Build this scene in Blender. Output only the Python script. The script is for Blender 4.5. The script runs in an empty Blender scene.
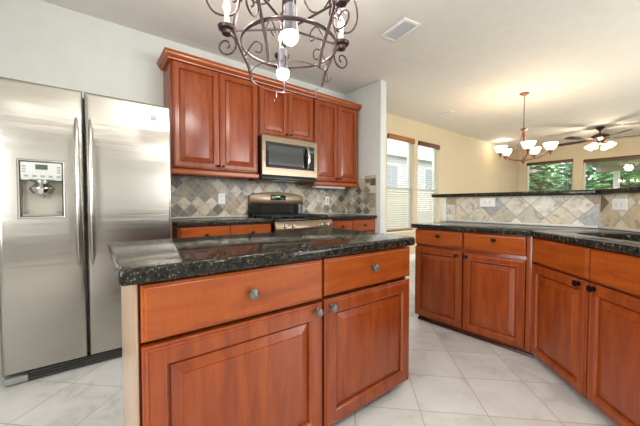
import bpy, bmesh, math, random
from mathutils import Vector, Matrix
PI = math.pi
SC = bpy.context.scene
COL = SC.collection
random.seed(7)

# ------------------------------------------------------------------ camera
cam = bpy.data.cameras.new('camera'); camo = bpy.data.objects.new('camera', cam); COL.objects.link(camo)
camo.location = (0, 0, 1.10)
camo.rotation_euler = (math.radians(90 - 1.63), 0, math.radians(-38.2))
cam.sensor_width = 36; cam.lens = 36 * 299 / 640; cam.clip_start = 0.02; cam.clip_end = 200
SC.camera = camo
# ------------------------------------------------------------------ world, exposure, fill lights
SC.view_settings.view_transform = 'Standard'; SC.view_settings.look = 'None'
SC.view_settings.gamma = 1; SC.view_settings.use_curve_mapping = False
SC.view_settings.exposure = 0.42
W = bpy.data.worlds.new('world'); SC.world = W; W.use_nodes = True
bg = W.node_tree.nodes['Background']; bg.inputs[0].default_value = (0.90, 0.95, 1.0, 1); bg.inputs[1].default_value = 3.2

def area_light(name, loc, rot, sx, sy, power, col):
    l = bpy.data.lights.new(name, 'AREA'); l.shape = 'RECTANGLE'; l.size = sx; l.size_y = sy
    l.energy = power; l.color = col
    o = bpy.data.objects.new(name, l); COL.objects.link(o); o.location = loc; o.rotation_euler = rot
    return o
# fill lights added behind the camera, set at invented rear and left windows
area_light('fill_rear', (4.5, -2.52, 1.45), (math.radians(90), 0, 0), 3.4, 1.6, 105, (0.99, 0.99, 0.98))
area_light('fill_side', (-1.52, 0.2, 1.45), (math.radians(90), 0, math.radians(-90)), 1.7, 1.4, 46, (0.99, 0.99, 0.98))

# ------------------------------------------------------------------ helpers
def lin(c):
    return tuple(((x/255)/12.92 if x/255 <= .04045 else ((x/255+.055)/1.055)**2.4) for x in c) + (1,)

class NT:
    def __init__(s, name):
        s.m = bpy.data.materials.new(name); s.m.use_nodes = True; s.t = s.m.node_tree
        s.b = s.t.nodes['Principled BSDF']; s.o = s.t.nodes['Material Output']
    def n(s, typ, **kw):
        x = s.t.nodes.new(typ)
        for k, v in kw.items():
            if k.startswith('i_'):
                key = k[2:]; key = int(key) if key.isdigit() else key
                x.inputs[key].default_value = v
            else: setattr(x, k, v)
        return x
    def l(s, a, b): s.t.links.new(a, b)
    def math(s, op, a, b=None):
        x = s.n('ShaderNodeMath', operation=op)
        for i, v in enumerate((a, b)):
            if v is None: continue
            if isinstance(v, (int, float)): x.inputs[i].default_value = v
            else: s.l(v, x.inputs[i])
        return x.outputs[0]
    def ramp(s, fac, stops, interp='LINEAR'):
        r = s.n('ShaderNodeValToRGB'); r.color_ramp.interpolation = interp
        e = r.color_ramp.elements
        while len(e) < len(stops): e.new(0.5)
        for i, (p, c) in enumerate(stops): e[i].position = p; e[i].color = c
        s.l(fac, r.inputs[0]); return r.outputs[0]
    def coord(s): return s.n('ShaderNodeTexCoord').outputs['Object']
    def mapping(s, vec, scale=(1,1,1)):
        x = s.n('ShaderNodeMapping'); x.inputs['Scale'].default_value = scale; s.l(vec, x.inputs[0]); return x.outputs[0]
    def noise(s, vec, scale, detail=3, rough=.5, dist=0):
        x = s.n('ShaderNodeTexNoise'); x.inputs['Scale'].default_value = scale; x.inputs['Detail'].default_value = detail
        x.inputs['Roughness'].default_value = rough; x.inputs['Distortion'].default_value = dist
        if vec is not None: s.l(vec, x.inputs['Vector'])
        return x.outputs['Fac']
    def mix(s, fac, a, b, blend='MIX'):
        x = s.n('ShaderNodeMix', data_type='RGBA', blend_type=blend)
        for i, v in ((0, fac), (6, a), (7, b)):
            if isinstance(v, (int, float, tuple)): x.inputs[i].default_value = v
            else: s.l(v, x.inputs[i])
        return x.outputs[2]
    def bump(s, h, strength=.2, dist=.01):
        x = s.n('ShaderNodeBump'); x.inputs['Strength'].default_value = strength; x.inputs['Distance'].default_value = dist
        s.l(h, x.inputs['Height']); s.l(x.outputs[0], s.b.inputs['Normal'])
    def set(s, **kw):
        for k, v in kw.items(): s.b.inputs[k.replace('_', ' ')].default_value = v
        return s

def plain(name, rgb, rough=.5, metal=0, bumpy=0, **kw):
    m = NT(name); m.set(Roughness=rough, Metallic=metal, **kw)
    c = lin(rgb); v = m.noise(m.coord(), 9, 2)
    m.l(m.ramp(v, [(.3, tuple(x*.96 for x in c[:3])+(1,)), (.7, c)]), m.b.inputs['Base Color'])
    if bumpy: m.bump(m.noise(m.coord(), bumpy, 3), .12, .004)
    return m.m

def emit(name, rgb, strength):
    m = NT(name); m.b.inputs['Emission Color'].default_value = lin(rgb); m.b.inputs['Emission Strength'].default_value = strength
    m.b.inputs['Base Color'].default_value = lin(rgb); return m.m

def wood(name, dark, mid, light, scale=(9, 9, 1.1), rough=.25):
    m = NT(name); co = m.coord()
    v = m.noise(m.mapping(co, scale), 2.2, 5, .6, .6)
    c = m.ramp(v, [(.15, lin(dark)), (.5, lin(mid)), (.9, lin(light))])
    w = m.noise(m.mapping(co, (70, 70, 3)), 2.5, 2)
    c2 = m.mix(m.ramp(w, [(.42, (0,0,0,1)), (.75, (.25,.25,.25,1))]), c, lin(dark))
    m.l(c2, m.b.inputs['Base Color'])
    m.set(Roughness=rough); m.b.inputs['Specular IOR Level'].default_value = .5
    return m.m

def granite(name):
    m = NT(name); co = m.coord()
    def flakes(scale, thr, rnd):
        x = m.n('ShaderNodeTexVoronoi'); x.inputs['Scale'].default_value = scale; m.l(m.mapping(co, (1, 1.35, 1)), x.inputs['Vector'])
        sep = m.n('ShaderNodeSeparateColor'); m.l(x.outputs['Color'], sep.inputs[0])
        a = m.math('GREATER_THAN', sep.outputs[0], thr); b = m.math('LESS_THAN', x.outputs['Distance'], rnd)
        return m.math('MULTIPLY', a, b), sep.outputs[1]
    base = m.ramp(m.noise(co, 60, 4, .7), [(.35, lin((18, 19, 17))), (.55, lin((34, 34, 30))), (.72, lin((60, 56, 47)))])
    f1, k1 = flakes(62, .70, .40); f2, k2 = flakes(125, .72, .42)
    c = m.mix(f1, base, m.ramp(k1, [(0, lin((50, 45, 37))), (.6, lin((76, 68, 53))), (1, lin((100, 95, 85)))]))
    c = m.mix(f2, c, m.ramp(k2, [(0, lin((58, 53, 43))), (1, lin((98, 92, 80)))]))
    m.l(c, m.b.inputs['Base Color']); m.set(Roughness=.10); m.b.inputs['Specular IOR Level'].default_value = .2
    return m.m

def tiles(name, size, stops, grout, axes=(0, 1), rot=True, off=(0, 0), gw=.02, rough=.35, mott=.75, mscale=14, seed=0., interp='CONSTANT', bump=.3):
    m = NT(name); co = m.coord(); sp = m.n('ShaderNodeSeparateXYZ'); m.l(co, sp.inputs[0])
    u, v = sp.outputs[axes[0]], sp.outputs[axes[1]]
    if rot:
        k = 1/(size*math.sqrt(2))
        a = m.math('SUBTRACT', m.math('MULTIPLY', m.math('ADD', u, v), k), off[0])
        b = m.math('SUBTRACT', m.math('MULTIPLY', m.math('SUBTRACT', u, v), k), off[1])
    else:
        a = m.math('SUBTRACT', m.math('DIVIDE', u, size), off[0]); b = m.math('SUBTRACT', m.math('DIVIDE', v, size), off[1])
    ca = m.n('ShaderNodeCombineXYZ'); m.l(m.math('FLOOR', a), ca.inputs[0]); m.l(m.math('FLOOR', b), ca.inputs[1]); ca.inputs[2].default_value = seed
    wn = m.n('ShaderNodeTexWhiteNoise', noise_dimensions='3D'); m.l(ca.outputs[0], wn.inputs['Vector'])
    base = m.ramp(wn.outputs['Value'], [(p, lin(c)) for p, c in stops], interp)
    # veins and patches move with the tile
    sh = m.n('ShaderNodeVectorMath', operation='MULTIPLY_ADD'); m.l(wn.outputs['Color'], sh.inputs[0]); sh.inputs[1].default_value = (7, 7, 7); m.l(co, sh.inputs[2])
    n1 = m.noise(sh.outputs[0], mscale, 6, .62, .8)
    c = m.mix(mott, base, m.ramp(n1, [(.33, (.30, .27, .22, 1)), (.45, (.85, .83, .79, 1)), (.52, (1, .98, .95, 1)), (.66, (1.2, 1.18, 1.14, 1))]), 'MULTIPLY')
    def edge(x):
        f = m.math('FRACT', x); return m.math('MINIMUM', f, m.math('SUBTRACT', 1.0, f))
    e = m.math('MINIMUM', edge(a), edge(b)); g = m.math('LESS_THAN', e, gw)
    m.l(m.mix(g, c, lin(grout)), m.b.inputs['Base Color'])
    m.l(m.ramp(g, [(0, (rough,)*3+(1,)), (1, (.8, .8, .8, 1))]), m.b.inputs['Roughness'])
    h = m.math('ADD', m.math('MULTIPLY', m.math('MINIMUM', e, gw*1.6), 1/(gw*1.6)), m.math('MULTIPLY', n1, .5))
    m.bump(h, bump, .002)
    return m.m

def steel(name, rgb, rough=.24, aniso=.75, rot=.0):
    m = NT(name); co = m.coord()
    v = m.noise(m.mapping(co, (220, 220, 1.5)), 3, 2)
    c = lin(rgb)
    m.l(m.ramp(v, [(.3, tuple(x*.93 for x in c[:3])+(1,)), (.7, c)]), m.b.inputs['Base Color'])
    m.set(Metallic=1, Roughness=rough); m.b.inputs['Anisotropic'].default_value = aniso; m.b.inputs['Anisotropic Rotation'].default_value = rot
    m.bump(m.noise(m.mapping(co, (.25, .25, 3.2)), 2.0, 3, .6), .26, .012)
    t = m.n('ShaderNodeTangent', direction_type='RADIAL', axis='Z'); m.l(t.outputs[0], m.b.inputs['Tangent'])
    return m.m

M = {}
M['wall'] = plain('paint_offwhite', (206, 207, 203), .7, bumpy=90)
M['wall_beige'] = plain('paint_beige', (204, 188, 158), .7, bumpy=90)
M['ceil'] = plain('paint_ceiling', (219, 215, 208), .8, bumpy=70)
M['white'] = plain('white_paint', (232, 232, 226), .4)
M['cream'] = plain('cream_paint', (232, 229, 214), .5)
M['wood'] = wood('cherry_wood', (100, 37, 11), (136, 60, 20), (156, 78, 30))
M['wood_h'] = wood('cherry_wood_crossgrain', (112, 46, 13), (148, 69, 22), (166, 87, 32), (1.1, 9, 9))
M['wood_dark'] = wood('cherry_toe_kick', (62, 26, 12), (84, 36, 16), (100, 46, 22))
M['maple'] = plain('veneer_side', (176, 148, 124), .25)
M['granite'] = granite('black_granite')
M['steel'] = steel('brushed_steel', (178, 174, 166), .27, .8)
M['steel_d'] = steel('steel_trim', (178, 170, 160), .3, .4)
M['steel_t'] = steel('steel_range', (142, 125, 106), .3, .5)
M['chrome'] = plain('polished_metal', (205, 204, 200), .15, 1)
M['pewter'] = plain('pewter_knob', (124, 122, 118), .3, .85)
M['bronze'] = plain('bronze_knob', (40, 34, 32), .3, .8)
M['black'] = plain('black_plastic', (16, 16, 17), .35)
M['blackg'] = plain('black_glass', (20, 21, 22), .06)
M['grey_gl'] = plain('microwave_window', (64, 65, 66), .12)
M['iron'] = plain('cast_iron', (24, 24, 25), .45)
M['dgrey'] = plain('grey_plastic', (148, 150, 146), .4)
M['lgrey'] = plain('light_grey_plastic', (196, 199, 196), .35)
M['disp'] = plain('lcd_screen', (84, 92, 86), .15)
M['digits'] = emit('clock_digits', (120, 200, 60), 0.8)
M['wrought'] = plain('wrought_iron', (72, 58, 58), .32, .75)
M['bronze_l'] = plain('aged_bronze', (122, 84, 66), .35, .8)
M['fan_d'] = plain('dark_walnut', (58, 38, 28), .4)
M['candle'] = plain('ivory_candle', (232, 222, 188), .5)
M['bulb'] = emit('lit_bulb', (255, 244, 226), 14)
M['spot'] = emit('lit_spot', (255, 248, 238), 7)
M['shade'] = emit('lit_glass_shade', (255, 232, 200), 1.7)
M['recess_fill'] = emit('fill_recessed_kitchen', (255, 249, 242), 260)  # strong glow for the added lamps behind the camera
M['recess'] = emit('lit_recessed', (255, 226, 180), 20)
M['valance'] = wood('blind_wood', (120, 70, 30), (150, 92, 44), (172, 112, 60), (1.1, 9, 9), .45)
M['valance_d'] = wood('blind_wood_dark', (70, 40, 20), (92, 54, 28), (110, 66, 36), (1.1, 9, 9), .45)
msl = NT('blind_slat'); tl = msl.n('ShaderNodeBsdfTranslucent'); tl.inputs[0].default_value = lin((206, 200, 188)); msl.b.inputs['Base Color'].default_value = lin((206, 200, 188))
msx = msl.n('ShaderNodeMixShader'); msx.inputs[0].default_value = .25; msl.l(msl.b.outputs[0], msx.inputs[1]); msl.l(tl.outputs[0], msx.inputs[2]); msl.l(msx.outputs[0], msl.o.inputs[0]); M['slat'] = msl.m
M['slat_d'] = plain('blind_slat_wood', (120, 100, 76), .5)
M['outlet'] = plain('outlet_plastic', (240, 240, 236), .3)
M['pencil'] = plain('pencil_trim', (206, 204, 196), .35)
M['sinksteel'] = plain('sink_steel', (190, 192, 192), .25, 1)
M['fence'] = plain('fence_boards', (226, 216, 200), .8)
M['liner'] = plain('dispenser_liner', (168, 164, 150), .4)
M['badge'] = plain('badge_metal', (132, 132, 130), .35, .6)
M['house'] = plain('house_siding', (214, 216, 218), .8)
M['houseroof'] = plain('house_shingles', (186, 182, 180), .9)
M['grille'] = plain('grille_dark_grey', (62, 60, 57), .45)
M['can'] = plain('lamp_can_grey', (104, 100, 106), .5, .2)
M['house_pane'] = plain('house_window_pane', (158, 166, 176), .2)
M['louver'] = plain('vent_louvers', (206, 210, 218), .4)
M['roofb'] = plain('patio_roof', (176, 164, 150), .8)
M['lawn'] = plain('lawn', (96, 130, 70), .9)
def leafmat(n, a, b):
    m = NT(n); v = m.noise(m.coord(), 5, 4); m.l(m.ramp(v, [(.3, lin(a)), (.7, lin(b))]), m.b.inputs['Base Color'])
    m.set(Roughness=.5); return m.m
M['leaf1'] = leafmat('leaves_green', (74, 128, 70), (140, 190, 124))
M['leaf2'] = leafmat('leaves_dark', (58, 108, 70), (112, 162, 116))
M['bloom'] = plain('pink_blossom', (214, 140, 190), .6)
mg = NT('window_glass'); tr = mg.n('ShaderNodeBsdfTransparent'); gl = mg.n('ShaderNodeBsdfGlossy'); gl.inputs['Roughness'].default_value = .02
lw = mg.n('ShaderNodeLayerWeight'); frv = mg.math('ADD', .05, mg.math('MULTIPLY', mg.math('POWER', lw.outputs['Facing'], 4), .5)); mx = mg.n('ShaderNodeMixShader')
mg.l(frv, mx.inputs[0]); mg.l(tr.outputs[0], mx.inputs[1]); mg.l(gl.outputs[0], mx.inputs[2]); mg.l(mx.outputs[0], mg.o.inputs[0]); M['glass'] = mg.m
SL = [(0, (160,152,136)), (.14, (186,176,156)), (.28, (136,130,118)), (.40, (200,190,166)), (.54, (166,144,116)), (.62, (112,110,108)), (.68, (208,203,190)), (.82, (150,142,124)), (.95, (104,92,82))]
SLp = [(0, (206,200,188)), (.2, (190,184,168)), (.36, (214,210,200)), (.52, (172,160,140)), (.62, (164,167,168)), (.72, (208,198,176)), (.87, (142,116,94)), (.92, (198,197,192))]
M['slate_back'] = tiles('slate_backsplash', .1, SL, (176,168,150), (0, 2), True, (.1, .35), .03, seed=1)
M['slate_side'] = tiles('slate_side', .1, SL, (176,168,150), (1, 2), True, (.1, .35), .03, seed=4)
M['slate_edge'] = tiles('slate_edge', .1, SL, (176,168,150), (1, 2), False, (0, .0), .03, seed=9)
M['slate_pen'] = tiles('slate_peninsula', .152, SLp, (164,158,144), (1, 2), True, (.39, .22), .02, seed=2)
M['slate_ang'] = tiles('slate_angled', .152, [(0, (208,196,170)), (.3, (196,180,150)), (.55, (214,204,182)), (.74, (166,140,106)), (.85, (218,206,178)), (.94, (128,106,78))], (164,158,144), (0, 2), True, (.55, .2), .02, seed=5)
M['slate_pedge'] = tiles('slate_pedge', .1, SLp, (164,158,144), (1, 2), False, (0, .0), .02, seed=3)
M['floor'] = tiles('floor_tile', .345, [(0, (203,203,201)), (.5, (210,210,208)), (1, (194,194,191))], (172,169,161), (0, 1), True, (4.69, 1.0), .008, .32, .28, 5, interp='LINEAR', bump=.12)

class MB:
    def __init__(s): s.b = bmesh.new()
    def box(s, x0, x1, y0, y1, z0, z1, m=0):
        vs = [s.b.verts.new((x, y, z)) for z in (z0, z1) for y in (y0, y1) for x in (x0, x1)]
        for f in ((0,2,3,1), (4,5,7,6), (0,1,5,4), (2,6,7,3), (0,4,6,2), (1,3,7,5)):
            s.b.faces.new([vs[i] for i in f]).material_index = m
        return s
    def obox(s, c, size, R):
        n0 = len(s.b.verts); hx, hy, hz = (d/2 for d in size); s.box(-hx, hx, -hy, hy, -hz, hz)
        s.b.verts.ensure_lookup_table()
        for v in s.b.verts[n0:]: v.co = R @ v.co + Vector(c)
        return s
    def prism(s, pts, z0, z1):
        a = [s.b.verts.new((x, y, z0)) for x, y in pts]; b = [s.b.verts.new((x, y, z1)) for x, y in pts]; n = len(pts)
        s.b.faces.new(a[::-1]); s.b.faces.new(b)
        for i in range(n): s.b.faces.new((a[i], a[(i+1) % n], b[(i+1) % n], b[i]))
        return s
    def prismx(s, pts, x0, x1):          # profile in (y, z) extruded along x
        a = [s.b.verts.new((x0, y, z)) for y, z in pts]; b = [s.b.verts.new((x1, y, z)) for y, z in pts]; n = len(pts)
        s.b.faces.new(a[::-1]); s.b.faces.new(b)
        for i in range(n): s.b.faces.new((a[i], a[(i+1) % n], b[(i+1) % n], b[i]))
        return s
    def rings(s, rs, cap=True, back=False):   # nested rectangles (x0,x1,z0,z1,y)
        loops = [[s.b.verts.new(p) for p in ((x0, y, z0), (x1, y, z0), (x1, y, z1), (x0, y, z1))] for x0, x1, z0, z1, y in rs]
        for A, B in zip(loops, loops[1:]):
            for i in range(4): s.b.faces.new((A[i], A[(i+1) % 4], B[(i+1) % 4], B[i]))
        if cap: s.b.faces.new(loops[-1])
        if back: s.b.faces.new(loops[0][::-1])
        return s
    def lathe(s, prof, c=(0,0,0), axis=(0,0,1), seg=20, cap=True):
        R = Vector((0,0,1)).rotation_difference(Vector(axis)).to_matrix(); c = Vector(c); loops = []
        for r, h in prof:
            loops.append([s.b.verts.new(R @ Vector((r*math.cos(2*PI*i/seg), r*math.sin(2*PI*i/seg), h)) + c) for i in range(seg)])
        for A, B in zip(loops, loops[1:]):
            for i in range(seg): s.b.faces.new((A[i], A[(i+1) % seg], B[(i+1) % seg], B[i]))
        if cap: s.b.faces.new(loops[0][::-1]); s.b.faces.new(loops[-1])
        return s
    def tube(s, pts, r, seg=8, closed=False, flat=None):
        pts = [Vector(p) for p in pts]; n = len(pts); loops = []; prev = None
        for i, p in enumerate(pts):
            a = pts[(i-1) % n] if (closed or i) else p; b = pts[(i+1) % n] if (closed or i < n-1) else p
            t = (b-a).normalized()
            if prev is None:
                u = Vector((0,0,1)).cross(t)
                if u.length < .1: u = Vector((1,0,0)).cross(t)
            else: u = prev - t*prev.dot(t)
            u.normalize(); prev = u; w = t.cross(u)
            rr = r[i] if isinstance(r, (list, tuple)) else r
            ru, rw = (rr, rr) if flat is None else flat
            loops.append([s.b.verts.new(p + u*ru*math.cos(2*PI*k/seg) + w*rw*math.sin(2*PI*k/seg)) for k in range(seg)])
        pairs = list(zip(loops, loops[1:])) + ([(loops[-1], loops[0])] if closed else [])
        for A, B in pairs:
            for k in range(seg): s.b.faces.new((A[k], A[(k+1) % seg], B[(k+1) % seg], B[k]))
        if not closed: s.b.faces.new(loops[0][::-1]); s.b.faces.new(loops[-1])
        return s
    def build(s, name, mat, parent=None, bev=0, smooth=False, loc=None, rotz=0, seg=2, split=35):
        bmesh.ops.recalc_face_normals(s.b, faces=s.b.faces)
        if bev:
            es = [e for e in s.b.edges if len(e.link_faces) == 2 and e.calc_face_angle(0) > .6]
            bmesh.ops.bevel(s.b, geom=es, offset=bev, segments=seg, affect='EDGES', profile=.5, clamp_overlap=True)
        me = bpy.data.meshes.new(name); s.b.to_mesh(me); s.b.free()
        if smooth or bev:
            me.polygons.foreach_set('use_smooth', [True]*len(me.polygons))
            me.set_sharp_from_angle(angle=math.radians(split))
        for mm in (mat if isinstance(mat, list) else [mat]): me.materials.append(mm)
        o = bpy.data.objects.new(name, me); COL.objects.link(o)
        if parent: o.parent = parent
        if loc: o.location = loc
        if rotz: o.rotation_euler.z = rotz
        return o

def tag(o, label, cat, group=None, kind=None):
    o['label'] = label; o['category'] = cat
    if group: o['group'] = group
    if kind: o['kind'] = kind
    return o
def thing(name, label, cat, loc=(0,0,0), rotz=0, group=None):
    o = bpy.data.objects.new(name, None); COL.objects.link(o); o.location = loc; o.rotation_euler = (0,0,rotz); o.empty_display_size = .05
    return tag(o, label, cat, group)
def struct(name, mb, mat, **kw):
    o = mb.build(name, mat, **kw); o['kind'] = 'structure'; return o
def copy_tree(o, parent=None):
    c = o.copy(); COL.objects.link(c)
    if parent: c.parent = parent
    for ch in list(o.children): copy_tree(ch, c)
    return c
def bez(p0, p1, p2, p3, n=12):
    out = []
    for i in range(n+1):
        t = i/n; q = 1-t
        out.append(tuple(q**3*a + 3*q*q*t*b + 3*q*t*t*c + t**3*d for a, b, c, d in zip(p0, p1, p2, p3)))
    return out
def spline(pts, n=6):
    P = [Vector(p) for p in pts]; out = []
    for i in range(len(P)-1):
        a = P[max(i-1, 0)]; b = P[i]; c = P[i+1]; d = P[min(i+2, len(P)-1)]
        for k in range(n):
            t = k/n
            out.append(.5*((2*b) + (c-a)*t + (2*a-5*b+4*c-d)*t*t + (3*b-a-3*c+d)*t**3))
    out.append(P[-1]); return out

# ------------------------------------------------------------------ room shell
CH = 2.742; YB = 3.32; YW = 3.5; XF = 10.6; XS = 3.09; X0 = -1.6; Y0 = -2.6
struct('floor', MB().box(X0-.2, XF+.2, Y0-.2, YW+.2, -.1, 0), M['floor'])
struct('ceiling', MB().box(X0-.2, XF+.2, Y0-.2, YW+.2, CH, CH+.1), M['ceil'])
struct('wall_back', MB().box(X0-.2, XS+.12, YB, YB+.18, 0, CH), M['wall'])
struct('wall_stub', MB().box(XS, XS+.115, 2.63, YB, 0, CH), M['wall'], bev=.008)
def wall_holes_x(name, x0, x1, y0, y1, holes, mat):       # wall along x with rectangular openings
    b = MB(); xs = x0
    for (a, c, z0, z1) in sorted(holes):
        b.box(xs, a, y0, y1, 0, CH); b.box(a, c, y0, y1, 0, z0); b.box(a, c, y0, y1, z1, CH); xs = c
    b.box(xs, x1, y0, y1, 0, CH); return struct(name, b, mat)
def wall_holes_y(name, y0, y1, x0, x1, holes, mat):
    b = MB(); ys = y0
    for (a, c, z0, z1) in sorted(holes):
        b.box(x0, x1, ys, a, 0, CH); b.box(x0, x1, a, c, 0, z0); b.box(x0, x1, a, c, z1, CH); ys = c
    b.box(x0, x1, ys, y1, 0, CH); return struct(name, b, mat)
WH = [(4.29, 5.10, .60, 2.37), (5.235, 6.01, .60, 2.36)]
FH = [(2.19, 3.30, .75, 2.36), (-.35, 1.98, .75, 2.31)]
wall_holes_x('wall_window_side', XS+.12, XF+.2, YW, YW+.14, WH, M['wall_beige'])
wall_holes_y('wall_far', Y0, YW, XF, XF+.14, FH, M['wall_beige'])
RH = [(2.7, 6.3, .6, 2.3)]
wall_holes_x('wall_rear', X0-.2, XF+.2, Y0-.12, Y0, RH, M['wall'])
wall_holes_y('wall_left', Y0, YB, X0-.12, X0, [(-.7, 1.1, .7, 2.2)], M['wall'])
wd = 0
def window_x(n, a, c, z0, z1, y, meet=None):
    b = MB(); f = .04
    for q in ((a, a+f, z0, z1), (c-f, c, z0, z1), (a+f, c-f, z0, z0+f), (a+f, c-f, z1-f, z1)): b.box(q[0], q[1], y, y+.05, q[2], q[3])
    if meet: b.box(a+f, c-f, y, y+.045, meet-.02, meet+.02)
    o = struct('window_%d' % n, b, M['white'])
    g = MB().box(a+f, c-f, y+.02, y+.024, z0+f, z1-f).build('window_pane', M['glass'], o)
    return o
def window_y(n, a, c, z0, z1, x, mulls=()):
    b = MB(); f = .04
    for q in ((a, a+f, z0, z1), (c-f, c, z0, z1), (a+f, c-f, z0, z0+f), (a+f, c-f, z1-f, z1)): b.box(x, x+.05, q[0], q[1], q[2], q[3])
    for mm in mulls: b.box(x, x+.05, mm-.02, mm+.02, z0+f, z1-f)
    o = struct('window_%d' % n, b, M['cream'])
    MB().box(x+.02, x+.024, a+f, c-f, z0+f, z1-f).build('window_pane', M['glass'], o)
    return o
window_x(1, 4.29, 5.10, .60, 2.37, YW+.08, 1.40); window_x(2, 5.235, 6.01, .60, 2.36, YW+.08, 1.40)
window_y(3, 2.19, 3.30, .75, 2.36, XF+.08); window_y(4, -.35, 1.98, .75, 2.31, XF+.08)
window_x(5, 2.7, 6.3, .6, 2.3, Y0-.1, None); window_y(6, -.7, 1.1, .7, 2.2, X0-.1)  # unseen rear and left windows, invented to house the fill lights
struct('trim_1', MB().box(4.24, 5.15, YW-.03, YW+.08, .575, .60), M['cream'], bev=.005)
struct('trim_2', MB().box(5.19, 6.06, YW-.03, YW+.08, .575, .60), M['cream'], bev=.005)
struct('baseboard_back', MB().box(XS+.12, XF-.002, YW-.014, YW-.001, 0, .12), M['white'], bev=.004)
struct('baseboard_far', MB().box(XF-.014, XF-.001, Y0+.01, YW-.016, 0, .12), M['white'], bev=.004)
struct('baseboard_stub', MB().box(XS-.0, XS+.115, 2.615, 2.629, 0, .12), M['white'], bev=.004)
# pony wall behind the peninsula: straight run, then 45 degrees
CR = Vector((3.09, .47)); DS = Vector((-.70711, -.70711)); NS = Vector((.70711, -.70711))
LW = 1.30
def P2(v): return (v.x, v.y)
kk = .12*math.tan(PI/8)
struct('wall_peninsula', MB().prism([(3.10, 1.785), (3.10, .474), P2(CR+DS*LW+NS*.01), P2(CR+DS*LW+NS*.12), (3.21, .47-kk), (3.21, 1.785)], 0, 1.175), M['wall'])

# ------------------------------------------------------------------ window blinds
def blind_x(a, c, z0, z1, y, label, val, tilt, mat, group=None, drop=None):
    t = thing('window_blind', label, 'window blind', ((a+c)/2, y, z0), 0, group)
    h = z1-z0; w = c-a; e = MB()
    e.box(-w/2+.0, w/2-.0, -.045, -.03, h-.085, h+.005); e.box(-w/2, -w/2+.012, -.03, .01, h-.085, h+.005); e.box(w/2-.012, w/2, -.03, .01, h-.085, h+.005)
    e.build('valance', val, t, bev=.004)
    s = MB(); z = .05; R = Matrix.Rotation(tilt, 3, 'X')
    while z < h-.07: s.obox((0, .015, z), (w-.03, .048, .003), R); z += .0425
    s.build('slats', mat, t)
    MB().box(-w/2+.012, w/2-.012, -.01, .04, .004, .026).build('bottom_rail', val, t, bev=.003)
    for fx in (-.36, .36): MB().tube([(fx*w, -.008, .02), (fx*w, -.008, h-.06)], .0016, 5).build('cord', M['white'], t, smooth=True)
    MB().tube([(w*.40, -.02, h-.06), (w*.40, -.022, h*.50), (w*.40, -.022, h*.49), (w*.40, -.022, h*.48)], [.0022, .0022, .005, .005], 6).build('pull_cord', M['white'], t, smooth=True)
    return t
blind_x(4.30, 5.09, .602, 2.37, YW+.01, 'white slat blind with light wood valance, nearer of two beside the kitchen', M['valance'], .42, M['slat'])
blind_x(5.245, 6.00, .602, 2.36, YW+.01, 'white slat blind with dark wood valance, further one above the bar end', M['valance_d'], .42, M['slat'])
for (a, c, z0, z1, lab) in ((2.19, 3.30, .75, 2.36, 'open slat blind on the narrower garden window left of the fan'), (-.35, 1.98, .75, 2.31, 'open slat blind on the wide garden window behind the fan')):
    t = blind_x(-(c-a)/2+.01, (c-a)/2-.01, z0+.002, z1-.002, 0, lab, M['valance_d'], .05, M['slat_d'])
    t.location = (XF+.05, (a+c)/2, z0); t.rotation_euler.z = -PI/2

# ------------------------------------------------------------------ outside
struct('ground', MB().box(-12, 40, -14, 26, -.3, -.12), M['lawn'])
def shrub(x, y, z, rx, ry, rz, n, mats, label, seed, blooms=0):
    rnd = random.Random(seed); t = thing('garden_shrub', label, 'shrub', (x, y, -.12)); b = MB(); bl = MB()
    for i in range(n):
        d = Vector((rnd.gauss(0,1), rnd.gauss(0,1), rnd.gauss(0,1))).normalized()*(rnd.random()**.35)
        c = Vector((d.x*rx, d.y*ry, z+d.z*rz))
        R = Matrix.Rotation(rnd.random()*6.3, 3, 'Z') @ Matrix.Rotation(rnd.gauss(0,.8), 3, 'X')
        L = rnd.uniform(.09, .17); w = L*.45
        (bl if i < blooms else b).b.faces.new([(bl if i < blooms else b).b.verts.new(R @ Vector(p) + c) for p in ((-L,0,0), (0,-w,.01), (L,0,0), (0,w,.01))])
    b.build('foliage', mats[0], t)
    if blooms: bl.build('blossoms', M['bloom'], t)
    st = MB()
    for k in range(5):
        a = k*1.257; st.tube([(.05*math.cos(a), .05*math.sin(a), 0), (.25*rx*math.cos(a), .25*ry*math.sin(a), z*.6), (.5*rx*math.cos(a), .5*ry*math.sin(a), z+.2*rz)], [.035, .025, .012], 6)
    st.build('stems', M['fan_d'], t)
    return t
shrub(13.6, 4.35, 1.7, 1.1, 1.3, 1.7, 4200, [M['leaf1']], 'green shrub with pink blossoms outside the narrower garden window', 1, 300)
shrub(17.0, 3.0, 1.6, 1.2, 1.5, 1.8, 4200, [M['leaf2']], 'dark green shrub outside between the two garden windows', 2)
shrub(14.6, 1.45, 1.3, .75, 1.3, 1.5, 4000, [M['leaf1']], 'bright green shrub outside the wide garden window', 3)
shrub(17.0, -.1, 1.5, 1.0, 1.4, 1.7, 3600, [M['leaf2']], 'dark green shrub at the right end of the wide garden window', 4)
shrub(20.4, 6.6, 2.4, 1.3, 2.6, 2.6, 4200, [M['leaf2']], 'tall leafy tree behind the shrub with pink blossoms', 5)
shrub(20.6, .2, 2.4, 1.3, 2.6, 2.6, 4200, [M['leaf1']], 'tall leafy tree behind the shrubs of the wide garden window', 6)
pt = thing('patio_cover', 'patio roof with white post outside the wide garden window', 'patio cover', (12.3, .4, -.12))
MB().box(-1.5, 1.0, -2.6, 1.75, 2.44, 2.56).build('roof_slab', M['roofb'], pt); MB().box(.95, 1.05, -2.6, 1.75, 2.28, 2.44).build('beam', M['roofb'], pt)
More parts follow.
